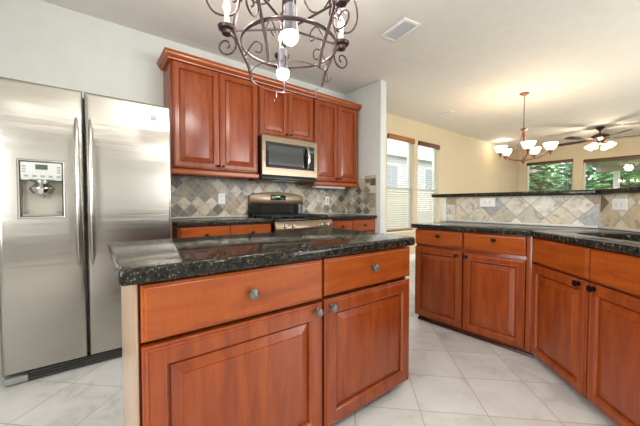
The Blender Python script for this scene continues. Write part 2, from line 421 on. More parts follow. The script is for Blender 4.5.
MB().box(.94, 1.06, 1.19, 1.33, 0, 2.28).build('post', M['white'], pt, bev=.006); MB().box(.86, 1.14, 1.11, 1.41, 0, 1.0).build('post_base', M['cream'], pt, bev=.01)
def picket(x0, x1, y, z1):
    t = thing('board_fence', 'pale board fence outside the windows with white blinds', 'fence', ((x0+x1)/2, y, -.12)); h = (x1-x0)/2
    b = MB(); x = -h
    while x < h: b.box(x, x+.135, 0, .02, .03, z1+random.uniform(-.01,.01)); x += .14
    b.build('boards', M['fence'], t); r = MB()
    for z in (.4, z1-.3): r.box(-h, h, .02, .06, z, z+.09)
    r.build('rails', M['fence'], t)
    p = MB()
    for k in range(8): MB().box(-h+k*2*h/7.01-.0, -h+k*2*h/7.01+.09, .06, .15, 0, z1).build('fence_post', M['fence'], t)
picket(5.5, 14.5, 7.0, 1.75)

nh = thing('neighbor_house', 'pale sided house beyond the board fence outside the blinds', 'house', (12.0, 9.2, -.12))
MB().box(-6, 5, 0, 3, 0, 3.5).build('siding_wall', M['house'], nh)
MB().prismx([(-.4, 3.5), (3.4, 3.5), (1.5, 5.0)], -6.3, 5.3).build('roof', M['houseroof'], nh)
for wx in (-4.2, -.6, 3.0):
    f = MB().box(wx-.7, wx+.7, -.05, -.001, 1.6, 3.2).build('window_frame', M['white'], nh)
    MB().box(wx-.6, wx+.6, -.06, -.051, 1.7, 3.1).build('pane', M['house_pane'], f)

# ------------------------------------------------------------------ cabinets
def knob(parent, x, y, z, mat, r=.016):      # local frame: front faces -y
    return MB().lathe([(r*.75, 0), (r*.75, .003), (r*.38, .005), (r*.36, .014), (r*.8, .017), (r, .022), (r*.95, .027), (r*.55, .031), (r*.5, .0295), (.001, .0315)], (x, y, z), (0,-1,0), 18).build('knob', mat, parent, smooth=True)
def door(parent, x0, x1, z0, z1, kx=None, kz=None, kmat=None, y=0., fw=.06, wood_=None, kr=.016):
    wm = wood_ or M['wood']
    def rr(i, yy): return (x0+i, x1-i, z0+i, z1-i, y+yy)
    d = MB().rings([rr(0, .016), rr(0, -.004), rr(0, -.012), rr(.003, -.0145), rr(.008, -.0150), rr(.0095, -.0195), rr(.013, -.0215), rr(.0165, -.0205), rr(.0175, -.0190), rr(.0185, -.0190), rr(.020, -.0205), rr(fw-.012, -.0205), rr(fw-.010, -.0215), rr(fw-.006, -.019), rr(fw-.004, -.0155), rr(fw-.001, -.010), rr(fw-.001, -.002)], cap=False).build('door', wm, parent, smooth=True, split=25)
    MB().rings([rr(fw-.006, -.002), rr(fw+.003, -.0022), rr(fw+.005, -.0070), rr(fw+.040, -.0165), rr(fw+.0415, -.0200), rr(fw+.045, -.0205)]).build('raised_panel', wm, d, smooth=True, split=15)
    if kx is not None: knob(d, kx, y-.0205, kz, kmat, kr)
    return d
def drawer(parent, x0, x1, z0, z1, kx=None, kz=None, kmat=None, y=0., name='drawer', kr=.016):
    def rr(i, yy): return (x0+i, x1-i, z0+i, z1-i, y+yy)
    d = MB().rings([rr(0, .016), rr(0, -.012), rr(.003, -.0145), rr(.008, -.0150), rr(.0095, -.0190), rr(.0135, -.0210), rr(.017, -.0205)]).build(name, M['wood_h'], parent, smooth=True, split=20)
    if kx is not None: knob(d, kx, y-.0205, kz, kmat, kr)
    return d

# --- upper cabinets, front plane y = 2.99 (doors), carcass 3.01..3.31
def upper(x0, x1, z0, z1, splits, label, rail=True, pk=None):
    w = x1-x0; t = thing('wall_cabinet', label, 'cabinet', (x0, 3.01, z0), 0, 'upper kitchen cabinets'); h = z1-z0
    MB().box(0, w, .017, .303, 0, h).build('cabinet_box', M['wood'], t, bev=.002)
    n = len(splits)-1
    for i in range(n):
        a, b = splits[i]-x0, splits[i+1]-x0
        kx = (b-.028) if i == 0 else (a+.028)
        door(t, a+.003, b-.003, .012 + (.04 if rail else 0), h-.047, kx, (.012+(.04 if rail else 0))+.035, M['bronze'], fw=.062, kr=.013)
    if rail:
        MB().prismx([(-.022, 0), (-.022, .03), (-.012, .04), (.0, .046), (.0, -.012), (-.016, -.012)], -.004, w+.0).build('light_rail', M['wood_h'], t)
    return t
upper(.633, 1.505, 1.395, 2.462, (.645, 1.075, 1.498), 'tall double door cherry wall cabinet between fridge and microwave')
upper(1.508, 2.263, 1.862, 2.462, (1.518, 1.885, 2.255), 'short double door cherry wall cabinet directly above the microwave', rail=False)
upper(2.266, 3.035, 1.355, 2.462, (2.276, 2.655, 3.028), 'narrow double door cherry wall cabinet right of the microwave')
cr = MB()
pr = [(3.009, 2.420), (2.985, 2.420), (2.982, 2.432), (2.972, 2.440), (2.960, 2.456), (2.956, 2.470), (2.950, 2.475), (2.950, 2.490), (3.009, 2.490)]
cr.prismx(pr, .637-.059, 3.055)
for v in cr.b.verts:                                            # mitre the left end
    if v.co.x < .7: v.co.x = .637-(3.009-v.co.y)
rt = [(.637-(3.009-y), z) for y, z in pr]
a = [cr.b.verts.new((x, 3.009-(.637-x), z)) for x, z in rt]; b_ = [cr.b.verts.new((x, 3.318, z)) for x, z in rt]
cr.b.faces.new(b_[::-1])
for i in range(len(rt)): cr.b.faces.new((a[i], a[(i+1) % len(rt)], b_[(i+1) % len(rt)], b_[i]))
bmesh.ops.remove_doubles(cr.b, verts=cr.b.verts, dist=1e-5)
tag(cr.build('crown_molding', M['wood_h']), 'stepped cherry crown molding running along the tops of the wall cabinets', 'molding')
ul = thing('under_cabinet_light', 'slim white light bar under the cabinet right of the microwave', 'light', (2.60, 3.10, 1.343))
MB().box(-.26, .26, -.04, .04, -.022, -.001).build('housing', M['white'], ul, bev=.004)
MB().box(-.23, .23, -.028, .028, -.027, -.022).build('diffuser', M['lgrey'], ul, bev=.002)

# --- base cabinets on the back wall, front plane y = 2.70
def base(x0, x1, split, label):
    w = x1-x0; t = thing('base_cabinet', label, 'cabinet', (x0, 2.722, 0), 0, 'base cabinets along the back wall')
    MB().box(0, w, .016, .59, .10, .912).build('cabinet_box', M['wood'], t, bev=.002)
    MB().box(0, w, .06, .58, 0, .10).build('toe_kick', M['wood_dark'], t)
    for i in range(2):
        a, b = (split[i]-x0, split[i+1]-x0)
        drawer(t, a+.004, b-.004, .755, .903, (a+b)/2, .83, M['bronze'], kr=.014)
        door(t, a+.004, b-.004, .115, .745, (b-.035 if i == 0 else a+.035), .70, M['bronze'])
    return t
base(.615, 1.506, (.622, 1.065, 1.50), 'cherry base cabinet between the fridge and the gas range')
base(2.276, 3.085, (2.284, 2.66, 3.08), 'cherry base cabinet between the gas range and the stub wall')
def slab(name, pts, z0, z1, label, cat='countertop', bev=.012, **kw):
    o = MB().prism(pts, z0, z1).build(name, M['granite'], bev=bev, seg=3, **kw)
    return tag(o, label, cat)
slab('countertop', [(.60, 2.675), (1.507, 2.675), (1.507, 3.318), (.60, 3.318)], .915, .955, 'black granite countertop between fridge and range')
slab('countertop', [(2.275, 2.675), (3.088, 2.675), (3.088, 3.318), (2.275, 3.318)], .915, .955, 'black granite countertop right of the range ending at the stub wall')
bs = thing('tile_backsplash', 'diamond laid slate tile backsplash on wall behind the range', 'backsplash', (0, 0, 0))
MB().box(.545, 3.076, 3.310, 3.319, .957, 1.56).build('tile_field', M['slate_back'], bs)
MB().box(.545, 1.512, 3.302, 3.310, .957, .972).build('pencil_strip', M['pencil'], bs, bev=.002)
MB().box(2.27, 3.076, 3.302, 3.310, .957, .972).build('pencil_strip', M['pencil'], bs, bev=.002)
b2 = thing('tile_backsplash', 'diamond laid slate tile backsplash with square border on the stub wall', 'backsplash', (XS, 2.70, .957))
MB().box(-.012, -.001, .10, .605, 0, .44).build('tile_field', M['slate_side'], b2)
MB().box(-.012, -.001, 0, .0985, 0, .54).build('border_tiles', M['slate_edge'], b2)
MB().box(-.012, -.001, .10, .305, .441, .54).build('border_tiles', M['slate_edge'], b2)
MB().box(-.020, -.012, 0, .6, 0, .014).build('pencil_strip', M['pencil'], b2, bev=.002)
def plate(name, label, loc, rotz, w, h, kind):
    t = thing(name, label, 'outlet' if 'outlet' in name else 'switch', loc, rotz)
    MB().rings([(-w/2, w/2, -h/2, h/2, 0), (-w/2, w/2, -h/2, h/2, -.003), (-w/2+.004, w/2-.004, -h/2+.004, h/2-.004, -.006)]).build('cover_plate', M['outlet'], t)
    if kind == 'v':
        for dz in (-.02, .02):
            s = MB().lathe([(.016, 0), (.016, .002), (.014, .003)], (0, -.006, dz), (0,-1,0), 16).build('socket', M['white'], t)
            MB().box(-.006, -.004, -.0095, -.0092, dz-.002, dz+.006).box(.004, .006, -.0095, -.0092, dz-.002, dz+.006).build('slot', M['black'], s)
    elif kind == 'h':
        for dx in (-.022, .022):
            s = MB().box(dx-.016, dx+.016, -.008, -.006, -.018, .018).build('socket', M['white'], t, bev=.003)
            MB().box(dx-.002, dx+.006, -.0085, -.008, -.006, -.004).box(dx-.002, dx+.006, -.0085, -.008, .004, .006).build('slot', M['black'], s)
    else: MB().box(-.016, .016, -.010, -.006, -.032, .032).build('rocker', M['lgrey'], t, bev=.002)
    return t
plate('wall_outlet', 'white outlet plate on slate tile left of the range', (1.205, 3.309, 1.165), 0, .078, .122, 'v')
plate('wall_switch', 'white switch plate on slate tile right of the range', (2.735, 3.309, 1.155), 0, .078, .122, 's')

# ------------------------------------------------------------------ refrigerator (fronts at y = 2.52)
fr_ = thing('refrigerator', 'stainless steel side by side refrigerator with ice and water dispenser', 'refrigerator', (.062, 2.52, 0))
XO = .062
MB().box(-.47, .468, .09, .775, .03, 1.825).build('cabinet', M['dgrey'], fr_, bev=.004)
def fdoor(name, x0, x1, hole=None):
    z0, z1 = .078, 1.845
    def rr(i, yy): return (x0+i-XO, x1-i-XO, z0+i*.6, z1-i, yy)
    rs = [rr(.004, .082), rr(0, .076), rr(0, .02), rr(.0015, .0125), rr(.006, .006), rr(.013, .002), rr(.024, 0)]
    if hole:
        a, b, c, d = hole
        h = lambda i, yy: (a-i-XO, b+i-XO, c-i, d+i, yy)
        rs += [h(.014, 0), h(.010, -.003), h(.003, -.0015), h(0, .006), h(-.004, .045), h(-.01, .050)]
    return MB().rings(rs, back=True).build(name, M['steel'], fr_, smooth=True, split=30)
fz = fdoor('freezer_door', -.405, .0, (-.302, -.108, 1.028, 1.362))
fd = fdoor('refrigerator_door', .010, .531)
MB().rings([(-.3005-XO, -.1095-XO, 1.0295, 1.3605, .004), (-.300-XO, -.110-XO, 1.030, 1.360, .0445), (-.296-XO, -.114-XO, 1.034, 1.356, .048)]).build('recess_liner', M['liner'], fz)
MB().box(-.299-XO, -.111-XO, .0, .043, 1.250, 1.359).build('dispenser_panel', M['lgrey'], fz, bev=.004)
MB().box(-.233-XO, -.177-XO, -.002, .003, 1.315, 1.346).build('display', M['disp'], fz)
bt = MB()
for i in range(5): bt.box(-.285+i*.037-XO, -.265+i*.037-XO, -.0015, .002, 1.268, 1.280)
for i in range(3):
    bt.box(-.292-XO, -.276-XO, -.0015, .002, 1.296+i*.016, 1.305+i*.016); bt.box(-.134-XO, -.118-XO, -.0015, .002, 1.296+i*.016, 1.305+i*.016)
bt.build('buttons', M['dgrey'], fz)
MB().lathe([(.064, 0), (.056, -.010), (.030, -.024), (.044, -.034), (.060, -.050), (.060, -.060), (.046, -.086), (.016, -.096), (.006, -.112)], (-.204-XO, .010, 1.252), seg=24).build('nozzle', M['chrome'], fz, smooth=True)
MB().box(-.296-XO, -.114-XO, .004, .046, 1.030, 1.040).box(-.296-XO, -.270-XO, .004, .04, 1.056, 1.060).box(-.140-XO, -.114-XO, .004, .04, 1.056, 1.060).build('drip_tray', M['dgrey'], fz)
for x, nm, par in ((-.034, 'handle', fz), (.037, 'handle', fd)):
    pts = []; rs = []
    for i in range(17):
        t = i/16; z = .70 + t*.965
        pts.append((x-XO, .0-.052*math.sin(PI*min(1, max(0, t)))**.35 if 0 < t < 1 else .004, z)); rs.append(.0085 + .0065*math.sin(PI*t)**.6 if 0 < t < 1 else .006)
    MB().tube(pts, rs, 12).build(nm, M['steel'], par, smooth=True, split=60)
bd = MB().rings([(.392-XO, .430-XO, 1.720, 1.758, 0), (.392-XO, .430-XO, 1.720, 1.758, -.003), (.394-XO, .428-XO, 1.722, 1.756, -.004)]).build('badge', M['badge'], fd)
MB().tube([(.411-XO+.012*math.cos(a*PI/10), -.005, 1.739+.012*math.sin(a*PI/10)) for a in range(20)], .0012, 6, True).tube(
    [(.411-XO+.008*math.cos(a*.5)*(1-a/18), -.005, 1.739+.008*math.sin(a*.5)*(1-a/18)) for a in range(16)], .001, 6).build('emblem', M['lgrey'], bd)
gm = MB().box(-.29-XO, .525-XO, .03, .09, .012, .074)
gm.build('base_grille', M['black'], fr_)
gs = MB()
for k in range(3): gs.box(-.288-XO, .523-XO, .022, .032, .020+k*.018, .029+k*.018)
gs.build('grille_bars', M['grille'], fr_)
MB().box(-.40-XO, -.292-XO, .022, .09, .010, .050).build('foot_cover', M['dgrey'], fr_, bev=.006)
MB().box(-.40-XO, .52-XO, .10, .75, 0, .03).build('base', M['black'], fr_)
for x in (-.36, .49): MB().box(x-.03-XO, x+.03-XO, .03, .13, 1.826, 1.850).build('hinge_cover', M['dgrey'], fr_, bev=.006)

# ------------------------------------------------------------------ microwave (front at y = 2.93)
mw = thing('microwave', 'stainless over the range microwave with black window', 'microwave', (1.890, 2.93, 1.395))
def mx_(x): return x-1.890
MB().box(-.378, .372, .035, .375, .012, .463).build('case', M['black'], mw, bev=.003)
MB().box(-.378, .372, .0, .34, -.018, .010).build('vent_base', M['black'], mw, bev=.003)
MB().box(-.18, .10, .06, .16, -.022, -.018).build('vent_lamp', M['lgrey'], mw)
def rr(i, yy, x0=-.376, x1=.376, z0=.030, z1=.463): return (x0+i, x1-i, z0+i, z1-i, yy)
d = MB().rings([rr(0, .034), rr(0, .004), rr(.004, 0), (-.335, .330, .112, .397, 0), (-.331, .326, .116, .393, .005)]).build('door_frame', [M['steel_t']], mw, smooth=True, split=20)
MB().rings([(-.333, .195, .114, .395, .002), (-.331, .193, .116, .393, .000), (-.302, .165, .142, .366, .000), (-.298, .161, .146, .362, .003)], cap=False).build('window_frame', M['blackg'], mw)
MB().box(-.30, .163, .0025, .0045, .144, .364).build('window', M['grey_gl'], mw)
cp = MB().box(.196, .327, .000, .004, .115, .394).build('control_panel', M['blackg'], mw)
b = MB()
for i in range(3):
    for j in range(5): b.box(.262+i*.020, .276+i*.020, -.001, .001, .14+j*.030, .154+j*.030)
b.build('keys', M['iron'], cp)
MB().box(.260, .318, -.001, .001, .325, .355).build('display', M['disp'], cp)
MB().tube([(.222, .0, .125)] + [(.222, -.045*math.sin(PI*i/12)**.5, .13+.25*i/12) for i in range(1, 12)] + [(.222, 0, .385)], .013, 10, flat=(.016, .009)).build('handle', M['chrome'], mw, smooth=True, split=60)

# ------------------------------------------------------------------ gas range (front panel y = 2.64)
rg = thing('gas_range', 'stainless gas range with black cooktop and curved backguard', 'range', (1.890, 2.64, 0))
MB().box(-.379, .379, .03, .660, .02, .90).build('body', M['black'], rg)
MB().box(-.378, .378, .0, .03, .16, .80).build('oven_door', M['steel_t'], rg, bev=.006)
MB().box(-.27, .27, -.003, .0, .30, .62).build('oven_window', M['blackg'], rg)
MB().tube([(-.33, 0, .745), (-.33, -.05, .745)] , .010, 8).tube([(.33, 0, .745), (.33, -.05, .745)], .010, 8).tube([(-.35, -.05, .745), (.35, -.05, .745)], .012, 10).build('oven_handle', M['chrome'], rg, smooth=True)
MB().box(-.376, .376, .003, .03, .03, .15).build('drawer', M['steel_t'], rg, bev=.005)
MB().prismx([(0, .815), (.0, .86), (.022, .925), (.08, .925), (.08, .815)], -.379, .379).build('control_panel', M['steel_t'], rg, bev=.003)
for x in (-.27, -.17, .0, .20, .29):
    if x == 0: continue
    k = MB().lathe([(.024, 0), (.024, .006), (.019, .008), (.017, .028), (.014, .032), (.001, .033)], (x, .006, .872), (0, -.95, .32), 16).build('knob', M['chrome'], rg, smooth=True)
MB().box(-.379, .379, .03, .60, .925, .945).build('cooktop', M['blackg'], rg, bev=.004)
for gx in (-.25, 0, .25):
    g = MB(); w = .115
    for y in (.09, .56): g.box(gx-w, gx+w, y-.006, y+.006, .968, .982)
    for x in (-w, w): g.box(gx+x-.006, gx+x+.006, .09, .56, .968, .982)
    for x in (-w*.4, w*.4): g.box(gx+x-.005, gx+x+.005, .09, .56, .970, .984)
    for y in (.20, .325, .45): g.box(gx-w, gx+w, y-.005, y+.005, .970, .984)
    for x in (-w, w):
        for y in (.095, .555): g.box(gx+x-.007, gx+x+.007, y-.007, y+.007, .945, .97)
    g.build('grate', M['iron'], rg)
for gx in (-.25, .25):
    for y in (.20, .45): MB().lathe([(.045, 0), (.045, .008), (.034, .010), (.034, .018), (.03, .021)], (gx, y, .945), seg=18).build('burner', M['iron'], rg, smooth=True)
bg_ = MB()
top = [(x, 1.195 + .058*(1-(x/.379)**2)**.6) for x in [(.379*math.cos(PI*i/20)) for i in range(21)]]
prof = [(-.379, 1.105)] + top[::-1] + [(.379, 1.105)]
a = [bg_.b.verts.new((x, .605, z)) for x, z in prof]; c = [bg_.b.verts.new((x, .660, z)) for x, z in prof]
bg_.b.faces.new(a); bg_.b.faces.new(c[::-1])
for i in range(len(prof)): bg_.b.faces.new((a[i], a[(i+1) % len(prof)], c[(i+1) % len(prof)], c[i]))
bgd = bg_.build('backguard', M['steel_t'], rg, bev=.006)
MB().box(-.379, .379,   .62, .660, .945, 1.108).build('backguard_base', M['blackg'], rg)
ck = MB().box(-.105, .11, .600, .606, 1.155, 1.218).build('clock_panel', M['blackg'], bgd, bev=.003)
for i, x in enumerate((-.03, -.012, .010, .028)):
    pass
MB().box(-.022, -.010, .599, .6003, 1.190, 1.206).box(-.004, .008, .599, .6003, 1.190, 1.206).box(.014, .026, .599, .6003, 1.190, 1.206).build('clock_digits', M['digits'], bgd)
kb = MB()
for i in range(4):
    for s in (-1, 1): kb.box(s*.045+i*.014*s-.004, s*.045+i*.014*s+.004, .599, .6005, 1.168, 1.176)
kb.build('keys', M['dgrey'], bgd)

# ------------------------------------------------------------------ island
isl = thing('kitchen_island', 'cherry kitchen island with two drawers and two raised panel doors', 'kitchen island', (.120, 1.062, 0))
MB().box(.002, 1.380, .044, .46, .06, .860).build('cabinet_box', M['wood'], isl, bev=.002)
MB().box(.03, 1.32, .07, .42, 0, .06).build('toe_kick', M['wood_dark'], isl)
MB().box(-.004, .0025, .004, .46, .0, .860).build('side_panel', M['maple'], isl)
MB().box(-.004, 1.380, .040, .044, .06, .860).build('face_frame', M['wood'], isl)
MB().box(1.364, 1.3775, .017, .46, .06, .860).build('side_panel', M['wood'], isl)
MB().box(-.003, .008, .0175, .0395, .06, .860).build('corner_stile', M['wood'], isl)
for cx in (.12, 1.27): MB().prismx([(.46, .60), (.46, .860), (.70, .860), (.70, .832)], cx-.02, cx+.02).build('bracket', M['wood'], isl, bev=.003)
drawer(isl, .010, .719, .674, .853, .371, .766, M['pewter'], name='drawer', kr=.020)
drawer(isl, .731, 1.376, .682, .853, 1.053, .775, M['pewter'], name='drawer', kr=.020)
door(isl, .010, .719, .062, .658, .683, .626, M['pewter'], fw=.076, kr=.019)
door(isl, .731, 1.376, .062, .664, .769, .626, M['pewter'], fw=.076, kr=.019)
slab('countertop', [(.072, 1.020), (1.515, 1.020), (1.565, 1.80), (.085, 1.80)], .861, .913, 'black granite island countertop in the foreground with rounded edges', bev=.015)

# ------------------------------------------------------------------ peninsula
pn = thing('base_cabinet', 'cherry base cabinet with two knobbed drawers on the far side of the island', 'cabinet', (2.472, 1.668, 0), -PI/2)
MB().box(0, .935, .016, .60, .055, .877).build('cabinet_box', M['wood'], pn, bev=.002)
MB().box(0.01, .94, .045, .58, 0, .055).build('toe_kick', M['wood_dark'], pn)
MB().box(.006, .95, .030, .045, 0, .018).build('shoe_molding', M['wood_dark'], pn, bev=.005)
MB().box(.914, .948, -.012, .003, .055, .877).build('corner_stile', M['wood'], pn, bev=.002)
drawer(pn, .006, .452, .730, .868, .245, .820, M['bronze'], kr=.016)
drawer(pn, .466, .908, .730, .868, .702, .828, M['bronze'], kr=.016)
door(pn, .006, .452, .062, .708, .412, .672, M['bronze'], kr=.016)
door(pn, .466, .908, .062, .700, .492, .672, M['bronze'], kr=.016)
sk = thing('sink_cabinet', 'angled cherry sink cabinet with two false drawer fronts at the right edge', 'cabinet', (2.472, .712, 0), -3*PI/4)
MB().box(0.0, 1.04, 0.017, .025, .06, .877).box(0.0, 1.04, .015, .55, .06, .08).box(1.02, 1.04, .015, .55, .08, .877).build('cabinet_box', M['wood'], sk)
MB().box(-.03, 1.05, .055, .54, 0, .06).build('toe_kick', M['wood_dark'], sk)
drawer(sk, .008, .510, .700, .868, name='false_drawer_front')
drawer(sk, .522, 1.03, .700, .868, name='false_drawer_front')
door(sk, .008, .510, .058, .685, .456, .664, M['bronze'], kr=.018)
door(sk, .522, 1.03, .058, .685, .562, .664, M['bronze'], kr=.018)
OR = Vector((2.472, .712))
def sn(s, n): return P2(OR + DS*s + NS*n)
ct = MB()
B = (2.435, .725); C_ = (3.088, .4717)
slab('countertop', [(2.435, 1.70), B, C_, (3.088, 1.70)], .878, .918, 'black granite countertop over the straight peninsula cabinet', bev=.010)
# angled slab with the sink opening: a ring between outline and opening
def rrect(s0, s1, n0, n1, r, k=5):
    out = []
    for (cs, cn, a0) in ((s0+r, n0+r, PI), (s1-r, n0+r, 1.5*PI), (s1-r, n1-r, 0), (s0+r, n1-r, .5*PI)):
        for i in range(k+1): a = a0+i*PI/2/k; out.append((cs+r*math.cos(a), cn+r*math.sin(a)))
    return out
hole = rrect(.16, .90, .13, .47, .07)
Bv = Vector(B)-OR; Cv = Vector(C_)-OR
outer = [(Bv.dot(DS)+.001, Bv.dot(NS)), (1.06, Bv.dot(NS)), (1.06, Cv.dot(NS)), (Cv.dot(DS)+.001, Cv.dot(NS))]
k = len(hole)//4
for z in (.878, .918):
    ho = [ct.b.verts.new((*sn(*p), z)) for p in hole]; ou = [ct.b.verts.new((*sn(*p), z)) for p in outer]
    for q in range(4):
        seg = ho[q*k:(q+1)*k]
        ct.b.faces.new(seg + [ou[q]]); ct.b.faces.new((ho[(q+1)*k-1], ho[((q+1)*k) % len(ho)], ou[(q+1) % 4], ou[q]))
    if z < .9: h0, o0 = ho, ou
for A, Bq in ((h0, ho), (o0, ou)):
    for i in range(len(A)): ct.b.faces.new((A[i], A[(i+1) % len(A)], Bq[(i+1) % len(A)], Bq[i]))
tag(ct.build('countertop', M['granite'], bev=.008, seg=2), 'black granite countertop with sink opening over the angled cabinet', 'countertop')
si = MB(); lo = []
for s_, z in ((.012, .876), (.0, .872), (-.004, .74), (-.03, .70)):
    lo.append([si.b.verts.new((*sn(*p), z)) for p in rrect(.16-s_, .90+s_, .13-s_, .47+s_, .07)])
for A, Bq in zip(lo, lo[1:]):
    for i in range(len(A)): si.b.faces.new((A[i], A[(i+1) % len(A)], Bq[(i+1) % len(A)], Bq[i]))
si.b.faces.new(lo[-1])
sink = thing('kitchen_sink', 'undermount stainless sink in the angled granite counter', 'sink')
si.build('basin', M['sinksteel'], sink, smooth=True)
MB().lathe([(.045, 0), (.045, .004), (.03, .005), (.028, .001)], (*sn(.53, .30), .7005), seg=20).build('drain', M['chrome'], sink, smooth=True)
# raised bar top
slab('bar_top', [(3.045, 1.86), (3.045, .4887), (3.36, .3582), (3.36, 1.86)], 1.178, 1.214, 'straight black granite bar top ledge on the tiled half wall', 'bar top', bev=.008)
A1 = Vector((3.045, .4887)); A2 = Vector((3.36, .3582))
E_ = [A1, A1+DS*1.30, A1+DS*1.30+NS*.315, A2]
slab('bar_top', [(3.045-.0005, .4877), P2(E_[1]), P2(E_[2]), (3.36, .3572)], 1.180, 1.217, 'angled black granite bar top ledge behind the sink at right', 'bar top', bev=.008)
tb = thing('tile_backsplash', 'large diamond slate tiles under the straight bar ledge', 'backsplash', (3.088, 0, 0))
MB().box(-.0, .010, .478, 1.595, .919, 1.174).build('tile_field', M['slate_pen'], tb)
MB().box(-.0, .010, 1.596, 1.70, .919, 1.174).build('border_tiles', M['slate_pedge'], tb)
MB().box(-.010, .0, .478, 1.70, .919, .936).build('pencil_strip', M['pencil'], tb, bev=.002)
ta = thing('tile_backsplash', 'tan diamond slate tiles on the angled half wall behind the sink', 'backsplash', (3.088, .470, 0), -3*PI/4)
MB().box(.003, 1.28, -.0, .009, .919, 1.174).build('tile_field', M['slate_ang'], ta)
MB().box(.006, 1.28, -.010, .0, .919, .936).build('pencil_strip', M['pencil'], ta, bev=.002)
plate('wall_outlet', 'white horizontal outlet plate on the straight slate backsplash', (3.087, 1.282, 1.122), -PI/2, .142, .088, 'h')
pa = Vector((3.088, .470)) + DS*.172 - NS*.001
plate('wall_outlet', 'white horizontal outlet plate on the angled slate backsplash', (pa.x, pa.y, 1.100), -3*PI/4, .122, .080, 'h')
pp = thing('end_post', 'cream painted trim post capping the end of the half wall', 'post', (3.09, 1.75, .919))
MB().box(-.008, .010, -.046, .034, 0, .20).build('shaft', M['cream'], pp, bev=.004)
MB().box(-.016, .010, -.048, .042, .20, .255).build('capital', M['cream'], pp, bev=.006)

# ------------------------------------------------------------------ ceiling fittings
def vent(label, x, y, w, l, rz, mat='lgrey'):
    t = thing('ceiling_vent', label, 'vent', (x, y, CH), rz)
    b = MB(); hw, hl = w/2, l/2
    for q in ((-hw, -hw+.03, -hl, hl), (hw-.03, hw, -hl, hl), (-hw+.03, hw-.03, -hl, -hl+.03), (-hw+.03, hw-.03, hl-.03, hl)): b.box(q[0], q[1], q[2], q[3], -.012, -.001)
    b.build('frame', M['white'], t, bev=.003)
    MB().box(-hw+.03, hw-.03, -hl+.03, hl-.03, -.003, -.001).build('backing', M['dgrey'], t)
    s = MB(); n = int((w-.06)/.016)
    for i in range(n): s.obox((-hw+.036+i*(w-.07)/max(1, n-1), 0, -.008), (.013, l-.06, .002), Matrix.Rotation(.7, 3, 'Y'))
    s.build('louvers', M['louver'], t)
vent('white ceiling vent above the aisle right of the iron chandelier', 2.36, 1.785, .20, .33, math.radians(-10))
vent('small white ceiling vent above the windows with blinds', 5.08, 2.85, .14, .28, 0)
rl = thing('recessed_light', 'lit recessed ceiling light near the far corner', 'ceiling light', (8.45, 3.05, CH))
MB().lathe([(.055, -.004), (.095, -.004), (.095, -.001), (.055, -.001), (.055, -.004)], seg=28, cap=False).build('trim_ring', M['white'], rl, smooth=True)
MB().lathe([(.0545, -.002), (.05, -.0035), (.001, -.0036)], seg=24).build('lamp', M['recess'], rl)
def point(name, loc, power, col, parent=None, r=.03):
    l = bpy.data.lights.new(name, 'POINT'); l.energy = power; l.color = col; l.shadow_soft_size = r
    o = bpy.data.objects.new(name, l); COL.objects.link(o); o.location = loc
    if parent: o.parent = parent
    return o

for k, (x, y) in enumerate(((-.6, -.9), (.9, -.9), (2.4, -.9))):  # unseen ceiling lamps added behind the camera as front fill
    t = thing('recessed_light', ('left', 'middle', 'right')[k] + ' recessed fill light of the three added behind the camera', 'ceiling light', (x, y, CH))
    MB().lathe([(.065, -.004), (.10, -.004), (.10, -.001), (.065, -.001), (.065, -.004)], seg=28, cap=False).build('trim_ring', M['white'], t, smooth=True)
    MB().lathe([(.0645, -.002), (.05, -.0035), (.001, -.0036)], seg=24).build('lamp', M['recess_fill'], t)
point('recessed_glow', (0, .12, -.10), 4, (1, .88, .72), rl, .05)
# ------------------------------------------------------------------ iron pot-rack chandelier
KC = (.872, 1.372)
kc = thing('pot_rack_chandelier', 'scrolled wrought iron pot rack chandelier with candle bulbs above the island', 'chandelier', (KC[0], KC[1], -.028))
azv = math.radians(51.8)                       # viewing direction in plan
def az(deg): return azv - PI/2 + math.radians(deg)
def rz(r, z, a): return (r*math.cos(a), r*math.sin(a), z)
MB().lathe([(.065, CH+.026), (.065, CH+.012), (.02, CH-.012), (.008, CH-.022)], seg=20).build('canopy', M['wrought'], kc, smooth=True)
MB().tube([(0, 0, CH-.022), (0, 0, 2.50)], .008, 8).build('chain', M['wrought'], kc)
MB().lathe([(.012, 2.52), (.03, 2.48), (.012, 2.44), (.010, 2.16), (.035, 2.13), (.045, 2.075), (.04, 2.05), (.02, 2.03), (.008, 2.0), (.001, 1.985)], seg=16).build('column', M['wrought'], kc, smooth=True)
hr = MB()
for k in range(5):
    a = az(32+72*k+36); hr.tube([rz(.028, 2.44, a), rz(.034, 2.30, a), rz(.030, 2.14, a)], .005, 6)
hr.build('column_rods', M['wrought'], kc, smooth=True)
circ = lambda r, z, n=48: [(r*math.cos(2*PI*i/n), r*math.sin(2*PI*i/n), z) for i in range(n)]
MB().tube(circ(.250, 1.967), .006, 8, True, flat=(.004, .011)).build('ring', M['wrought'], kc, smooth=True, split=60)
MB().tube(circ(.205, 1.800), .0019, 6, True).build('lower_ring', M['wrought'], kc, smooth=True, split=60)
def spiral(a, rc, zc, R, turns, ph, sgn, n=26):     # in the vertical plane at azimuth a
    return [rz(rc + R*(1-i/n*.82)*math.cos(ph+sgn*turns*2*PI*i/n), zc + R*(1-i/n*.82)*math.sin(ph+sgn*turns*2*PI*i/n), a) for i in range(n+1)]
